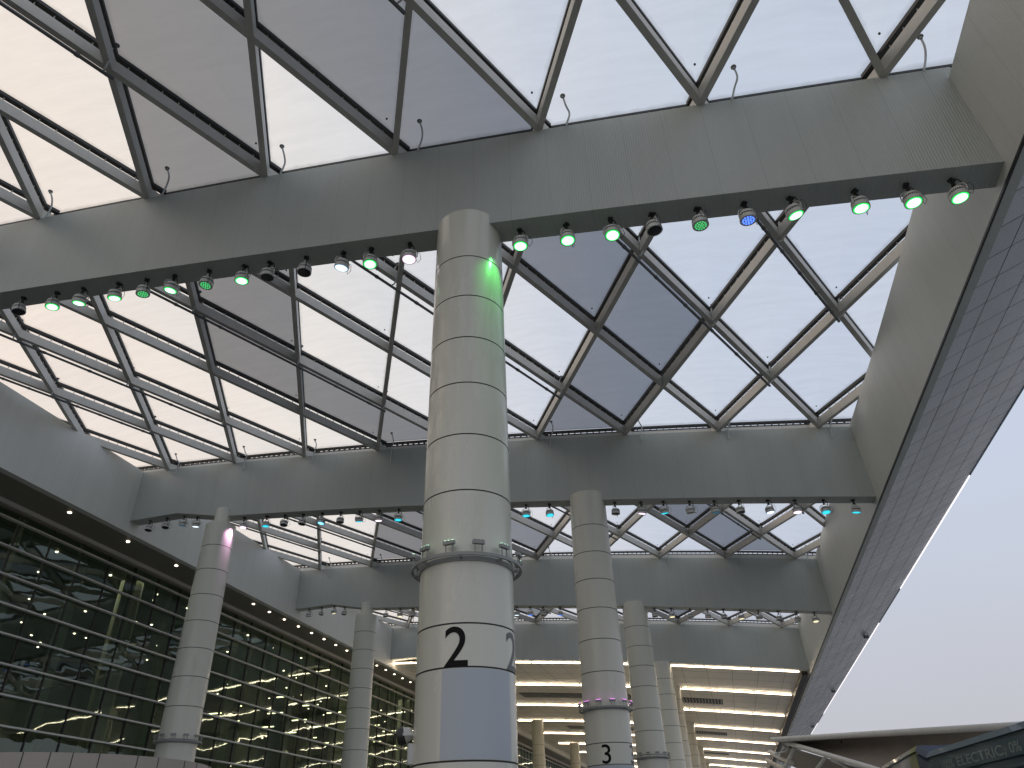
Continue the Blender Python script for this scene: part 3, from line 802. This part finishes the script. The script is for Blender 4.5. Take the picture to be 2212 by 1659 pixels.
def lensmat(name, rim, core, s):
    """LED lamp face: hot centre, saturated rim"""
    m = bpy.data.materials.new(name); m.use_nodes = True; t = m.node_tree; t.nodes.clear()
    o = t.nodes.new('ShaderNodeOutputMaterial'); e = t.nodes.new('ShaderNodeEmission')
    tc_ = t.nodes.new('ShaderNodeTexCoord'); sp_ = t.nodes.new('ShaderNodeVectorMath'); sp_.operation = 'MULTIPLY'; sp_.inputs[1].default_value = (1, 1, 0)
    t.links.new(tc_.outputs['Object'], sp_.inputs[0]); ln = t.nodes.new('ShaderNodeVectorMath'); ln.operation = 'LENGTH'; t.links.new(sp_.outputs[0], ln.inputs[0])
    r = t.nodes.new('ShaderNodeValToRGB'); mr_ = t.nodes.new('ShaderNodeMapRange'); mr_.inputs[2].default_value = .152
    t.links.new(ln.outputs['Value'], mr_.inputs[0]); t.links.new(mr_.outputs[0], r.inputs[0])
    ramp(r, [(0, core), (.72, core), (.90, rim), (1, tuple(c*.8 for c in rim))])
    t.links.new(r.outputs[0], e.inputs[0]); e.inputs[1].default_value = s; t.links.new(e.outputs[0], o.inputs[0]); return m
M['Lg'] = lensmat('green lamp', (.0, .50, .05), (.62, 1.0, .80), 2.4)
M['Lc'] = lensmat('cyan lamp', (.02, .38, .75), (.35, .85, 1), 1.5)
M['Lt'] = lensmat('turquoise lamp', (.0, .55, .75), (.05, .75, .95), 1.2)
M['Lw'] = lensmat('cool white lamp', (.45, .65, .85), (.9, 1, 1), 1.8)
M['Lp'] = lensmat('pinkish white lamp', (.80, .55, .75), (1, .90, .97), 1.8)
M['Ly'] = lensmat('warm lamp', (.7, .6, .3), (1, .92, .6), 1.3)
M['Lb'] = lensmat('blue lamp', (.02, .10, .9), (.10, .35, 1), 1.5)
M['Dg'] = emit('green led dots', (.10, .85, .25), .8); M['Db'] = emit('blue led dots', (.08, .2, 1), 2.4); M['Dt'] = emit('dull teal dots', (.1, .3, .45), .4)
LM = {'o': lens_me('lens', 'lens_off'), 'g': lens_me('lens', 'Lg'), 'c': lens_me('lens', 'Lc'), 't': lens_me('lens', 'Lt'), 'w': lens_me('lens', 'Lw'),
      'p': lens_me('lens', 'Lp'), 'y': lens_me('lens', 'Ly'), 'b': lens_me('lens', 'Lb'), 'G': lens_me('lens', 'Dg', True), 'B': lens_me('lens', 'Db', True), 'T': lens_me('lens', 'Dt', True)}
WORD = {'o': 'dark unlit', 'g': 'bright green', 'c': 'pale blue', 't': 'turquoise', 'w': 'cool white', 'p': 'pinkish white', 'y': 'warm yellow', 'b': 'deep blue', 'G': 'green dotted', 'B': 'blue dotted', 'T': 'dull teal'}
ORDN = ['', 'first', 'second', 'third', 'fourth', 'fifth', 'sixth', 'seventh', 'eighth', 'ninth', 'tenth', 'eleventh', 'twelfth', 'thirteenth', 'fourteenth', 'fifteenth', 'sixteenth', 'seventeenth', 'eighteenth', 'nineteenth', 'twentieth']
proto = None
def spot(px, py, kind, yc, label):
    global proto
    # drop on a hanger from the beam's middle line
    p_ = onY(px, py, yc); x = p_.x
    if proto is None:
        t_ = thing('spotlight', label, 'spotlight', (0, 0, 0), group='round spotlights hanging under the beams')
        link('clamp', clamp_me, t_)
        y_ = link('yoke', yoke_me, t_); hh = link('housing', house_me, t_); link('lens', LM[kind], hh); link('cable', cable_me, hh)
        proto = t_
    else: t_ = copy_tree(proto)
    t_['label'] = label
    t_.location = (x, yc, zbot(x) - .45)
    t_.rotation_euler = (0, 0, random.uniform(-1.2, 1.2) + math.pi/2*.0)
    tilt = random.uniform(-.28, .16)
    for c_ in t_.children:
        if c_.name.startswith('housing'):
            c_.rotation_euler = (-tilt, 0, 0)
            for g2 in c_.children:
                if g2.name.startswith('lens'): g2.data = LM[kind]
    return t_
B1 = [(38,676,'o'),(110,668,'g'),(169,657,'g'),(245,648,'g'),(309,632,'G'),(368,628,'g'),(445,614,'G'),(522,605,'g'),(577,598,'o'),(657,588,'o'),(738,576,'w'),(800,562,'g'),(884,553,'p'),
      (1124,526,'g'),(1226,517,'g'),(1322,500,'g'),(1412,487,'o'),(1512,480,'G'),(1614,466,'B'),(1716,458,'g'),(1856,438,'g'),(1968,425,'g'),(2069,417,'g')]
B2 = [(323,1135,'o'),(359,1131,'o'),(396,1127,'T'),(425,1126,'w'),(526,1133,'p'),(575,1129,'t'),(614,1126,'o'),(654,1119,'o'),(695,1119,'c'),(736,1113,'o'),(777,1111,'t'),(819,1107,'p'),(861,1107,'t'),(922,1105,'p'),
      (1136,1095,'t'),(1187,1095,'t'),(1328,1089,'o'),(1385,1092,'p'),(1433,1090,'t'),(1490,1091,'o'),(1543,1088,'T'),(1596,1087,'o'),(1660,1089,'w'),(1719,1091,'p'),(1780,1089,'t'),(1846,1092,'t')]
B3 = [(668,1317,'o'),(695,1317,'o'),(722,1314,'y'),(744,1314,'o'),(834,1317,'o'),(865,1314,'y'),(892,1314,'o'),(1116,1313,'w'),(1145,1316,'b'),(1173,1313,'o'),(1210,1317,'b'),(1413,1314,'o'),(1450,1318,'y'),(1490,1317,'o'),(1528,1322,'o'),(1562,1318,'o'),(1600,1325,'y'),(1638,1323,'y'),(1680,1320,'o'),(1721,1328,'o'),(1760,1332,'y')]
spots = {}
BN = ['nearest', 'second', 'third']
for bi, (lst, yf) in enumerate(zip((B1, B2, B3), BF)):
    left = [q_ for q_ in lst if q_[0] < 1010]; right = [q_ for q_ in lst if q_[0] > 1010]
    for i, (px, py, kd) in enumerate(lst):
        if px < 1010: lab = f'{WORD[kd]} spotlight under the {BN[bi]} beam, {ORDN[len(left)-i]} to the left of the big column'
        else: lab = f'{WORD[kd]} spotlight under the {BN[bi]} beam, {ORDN[i-len(left)+1]} to the right of the big column'
        spots[(bi, i)] = spot(px, py, kd, yf + BWID/2, lab)

# coloured splashes that these lamps throw on the columns
def beam_light(loc, target, col, power, ang, parent, size=.08):
    ld = bpy.data.lights.new('lamp_glow', 'SPOT'); ld.energy = power; ld.color = col; ld.spot_size = math.radians(ang); ld.spot_blend = .8; ld.shadow_soft_size = size
    o_ = bpy.data.objects.new('lamp_glow', ld); COL.objects.link(o_); o_.parent = parent
    o_.location = Vector(loc) - parent.location
    o_.rotation_euler = (Vector(target) - Vector(loc)).to_track_quat('-Z', 'Y').to_euler()
    o_.matrix_parent_inverse = Matrix.Rotation(-parent.rotation_euler.z, 4, 'Z')
    return o_
s1 = spots[(0, 13)]
beam_light(s1.location + Vector((0, -.25, -.08)), (-3.15, 11.0, 9.5), (.10, 1, .15), 110, 75, s1)
s2 = spots[(1, 4)]
beam_light(s2.location + Vector((-.1, -.2, -.05)), (-20.3, 26.9, 11.9), (1, .55, .95), 170, 75, s2)
s3 = spots[(0, 12)]
beam_light(s3.location + Vector((0, -.2, -.08)), (-4.6, 11.6, 9.6), (1, .6, .9), 6, 60, s3)

# ------------------------------------------------------------------ curved stone drum, lower left
azc = math.radians(-43.2); dC = 25.0
dx, dy = dC*math.sin(azc), dC*math.cos(azc); RD = 3.6
drum = thing('curved_kiosk', 'round tan stone clad kiosk top at the lower left corner', 'kiosk', (dx, dy, GROUND))
topz = .1053*(dC-RD)
m_ = MB(); m_.lathe([(RD, 0, 0), (RD, topz-GROUND, 0), (RD-.25, topz-GROUND, 0)], 128); m_.build('stone_cladding', 'tan', drum, True)
sj = MB(); a = 0; i = 0
base = math.atan2(-dy, -dx)
while a < 2*math.pi:
    th = base + a; c_, s_ = math.cos(th), math.sin(th)
    sj.box((-.010, -.010, .0), (.010, .010, topz-GROUND-.0))
    for q_ in range(8): 
        v = sj.v[-8+q_]; sj.v[-8+q_] = (v[0] + (RD-.004)*c_, v[1] + (RD-.004)*s_, v[2] + (.001 if q_ > 3 else 0))
    a += (.155, .245)[i % 2]; i += 1
sj.build('joints', 'seam', drum)

# ------------------------------------------------------------------ tensile roof and bus, lower right
def at(px, py, dist):
    d = ray(px, py); return d * (dist / math.hypot(d.x, d.y))
ten = thing('tensile_canopy', 'white framed fabric canopy with brown underside at the lower right', 'canopy', at(1800, 1700, 40))
def T(mb, name, m_, smooth=False): 
    o_ = mb.build(name, m_, ten, smooth); local(o_, ten.location); return o_
A, A2 = at(1668, 1598, 50), at(2215, 1566.5, 38)
T(MB().tube([A.lerp(A2, i/10) + Vector((0, 0, .0)) for i in range(11)], .135, 14, r2=.15), 'mast_pipe', 'mast', True)
Bq, B2q = at(1699, 1604, 49.8), at(1975, 1688, 39)
T(MB().tube([Bq.lerp(B2q, i/10) for i in range(11)], .13, 14, r2=.145), 'mast_pipe', 'mast', True)
fabric = MB(); n = 16; vs = []; fs = []
for i in range(n+1):
    for j_ in range(n+1):
        u, v = i/n, j_/n; P_ = A.lerp(A2, .05 + .95*u); Q_ = Bq.lerp(at(2215, 1760, 37), .05 + .95*u)
        p_ = P_.lerp(Q_, v); p_.z += -.10 + .7*math.sin(math.pi*v)*math.sin(math.pi*u); p_ += Vector((0, 2.2*math.sin(math.pi*v), 0)); vs.append(p_)
for i in range(n):
    for j_ in range(n): fs.append((i*(n+1)+j_, (i+1)*(n+1)+j_, (i+1)*(n+1)+j_+1, i*(n+1)+j_+1))
T(fabric.add(vs, fs), 'fabric_sheet', 'fabric', True)
fab2 = MB(); vs = []; fs = []
C0, C1 = at(1680, 1640, 60), at(1990, 1760, 50); D0, D1 = at(1712, 1612, 50), at(1985, 1692, 39.5)
for i in range(n+1):
    for j_ in range(n+1):
        u, v = i/n, j_/n; p_ = C0.lerp(C1, u).lerp(D0.lerp(D1, u), v); p_.z += .35*math.sin(math.pi*v) - .1; vs.append(p_)
for i in range(n):
    for j_ in range(n): fs.append((i*(n+1)+j_, (i+1)*(n+1)+j_, (i+1)*(n+1)+j_+1, i*(n+1)+j_+1))
T(fab2.add(vs, fs), 'fabric_sheet', 'fabric', True)
T(MB().tube([at(1663, 1624, 60), at(1680, 1634, 59), at(1712, 1648, 57)], .15, 10, r2=.15), 'mast_pipe', 'mast', True)
T(MB().tube([at(1676, 1628, 58.5), at(1698, 1639, 58)], .10, 8, r2=.02), 'fabric_cone', 'fabw', True)
T(MB().tube([at(1656, 1642, 68), at(1672, 1651, 67), at(1700, 1664, 65)], .16, 10, r2=.16), 'mast_pipe', 'mast', True)
T(MB().tube([at(1717, 1612, 50), at(1706, 1637, 50.5), at(1693, 1662, 51)], .10, 8), 'strut', 'mast', True)
T(MB().tube([at(1785, 1634, 46.5), at(1764, 1662, 48)], .09, 8), 'strut', 'mast', True)
T(MB().tube([at(1797, 1641, 46), at(1815, 1648, 45.5), at(1842, 1666, 45)], .11, 8), 'strut', 'mast', True)
T(MB().tube([at(1955, 1590, 44), at(1960, 1597, 43.8), at(1974, 1614, 43.4)], .15, 10, r2=.12), 'strut', 'mast', True)
T(MB().tube([at(1817, 1596, 47), at(1818, 1608, 47.2), at(1808, 1622, 47.6), at(1796, 1630, 48)], .035, 6), 'cable', 'track', True)
T(MB().tube([at(1950, 1592, 44), at(1938, 1625, 45)], .05, 6), 'cable', 'fabric', True)
T(MB().tube([at(2083, 1580, 41), at(2060, 1605, 42)], .03, 6), 'cable', 'fabric', True)
T(MB().tube([at(1690, 1604, 50), at(1703, 1612, 50.2), at(1697, 1623, 50.6), at(1674, 1629, 51)], .05, 8), 'fabric_hem', 'fabw', True)

# bus: side plane through the roof line seen in the photo
K, Rr = at(1996, 1624, 20.6), at(2212, 1554, 16.1)
zt = 1.70
ang = math.atan2(Rr.x - K.x, -(Rr.y - K.y))          # heading of the side
bus = thing('bus', 'dark blue electric bus whose lettered roof edge fills the lower right corner', 'bus', (K.x, K.y, GROUND), ang)
# local: -Y runs towards the viewer along the side, +X is across the bus, side face at x=0
H = zt - GROUND
M['bus'] = mat('bus blue', (.035, .085, .115), .35, noise=.15, nscale=1.2, coat=.3)
M['bus2'] = mat('bus dark blue', (.012, .020, .032), .35)
M['lime'] = mat('lime stripe', (.16, .19, .04), .45, noise=.15, nscale=2)
M['indigo'] = mat('indigo patch', (.035, .055, .10), .45, noise=.15, nscale=2)
M['letter'] = mat('bus lettering', (.26, .33, .33), .5)
prof = [(.02, 0.45), (0, 1.0), (0, 2.60), (.05, 2.62), (-.01, 2.66), (-.01, 2.69), (.07, 2.71), (.07, 2.80), (0, 2.82), (0, 3.10), (.06, 3.12), (.06, 3.16), (0, 3.18), (.09, H), (.5, H-.02)]
npf = len(prof); prof = prof + [(2.5 - x, z) for x, z in prof[::-1]]
def loft(frames, name, m_):
    mbb = MB(); n = len(prof); vs = []
    for (ox, oy, nx, ny, dz) in frames:
        for x, z in prof: vs.append((ox + nx*x, oy + ny*x, z + (dz if z > 2.5 else 0)))
    fs = [tuple(range(n)), tuple(range(n*(len(frames)-1), n*len(frames)))[::-1]]
    for k_ in range(len(frames)-1):
        for i in range(n): fs.append((k_*n+i, k_*n+(i+1) % n, (k_+1)*n+(i+1) % n, (k_+1)*n+i))
    return mbb.add(vs, fs).build(name, m_, bus)
ca, sa = math.cos(-ang), math.sin(-ang)
def away(d): return (0 - sa*d, .56 + ca*d)      # runs parallel to the building beyond the bend
loft([(0, -9.5, 1, 0, 0), (0, 0, 1, 0, 0)], 'body', 'bus')
loft([(0, .001, 1, 0, 0), (0, .55, ca, sa, .19)], 'corner_panel', 'indigo')
loft([(*away(.002), ca, sa, .19), (*away(.85), ca, sa, .19)], 'lime_panel', 'lime')
loft([(*away(.852), ca, sa, .19), (*away(6.0), ca, sa, .17)], 'rear_body', 'bus')
for yy in (-2.2, -4.4, -6.6): MB().box((-.012, yy-1.9, 1.5), (-.002, yy, 2.45)).build('window', 'lens_off', bus)
for yy in (1.5, -6.5):
    for xx in (.02, 2.2):
        wl = MB(); wl.tube([(xx, yy, .48), (xx+.28, yy, .48)], .48, 24); wl.build('wheel', 'dark', bus, True)
def text_mesh(txt):
    cu = bpy.data.curves.new('lettering', 'FONT'); cu.body = txt; cu.offset = .006
    o_ = bpy.data.objects.new('lettering', cu); COL.objects.link(o_); bpy.context.view_layer.update()
    me = bpy.data.meshes.new_from_object(o_.evaluated_get(bpy.context.evaluated_depsgraph_get())); bpy.data.objects.remove(o_)
    return me
for txt, a0_, a1_ in (('100%', .80, 1.44), ('ELECTRIC,', 1.62, 3.86), ('0%', 4.02, 4.46), ('S', 4.66, 4.82)):
    me = text_mesh(txt); x0_ = min(v.co.x for v in me.vertices); x1_ = max(v.co.x for v in me.vertices)
    for v in me.vertices: v.co = Vector((-.006, -(a0_ + (v.co.x - x0_) / (x1_ - x0_) * (a1_ - a0_)), 2.875 + v.co.y * .235))
    me.materials.clear(); me.materials.append(M['letter']); link('lettering', me, bus)
pv = MB().add([(-28, 48, GROUND+.004), (2.4, 48, GROUND+.004), (2.4, 250, GROUND+.004), (-28, 250, GROUND+.004)], [(0, 1, 2, 3)]).build('bounce_slab', mat('pale bounce slab', (.68, .66, .61), .5, noise=.1, nscale=2))  # unseen pale slab, added to bounce light up to the far ceiling
pv['kind'] = 'structure'
# road beneath
rd = MB().add([(2.5, -50, GROUND+.004), (24, -50, GROUND+.004), (24, 250, GROUND+.004), (2.5, 250, GROUND+.004)], [(0, 1, 2, 3)]).build('road', mat('concrete road', (.26, .26, .255), .85, noise=.2, nscale=3))
rd['kind'] = 'structure'
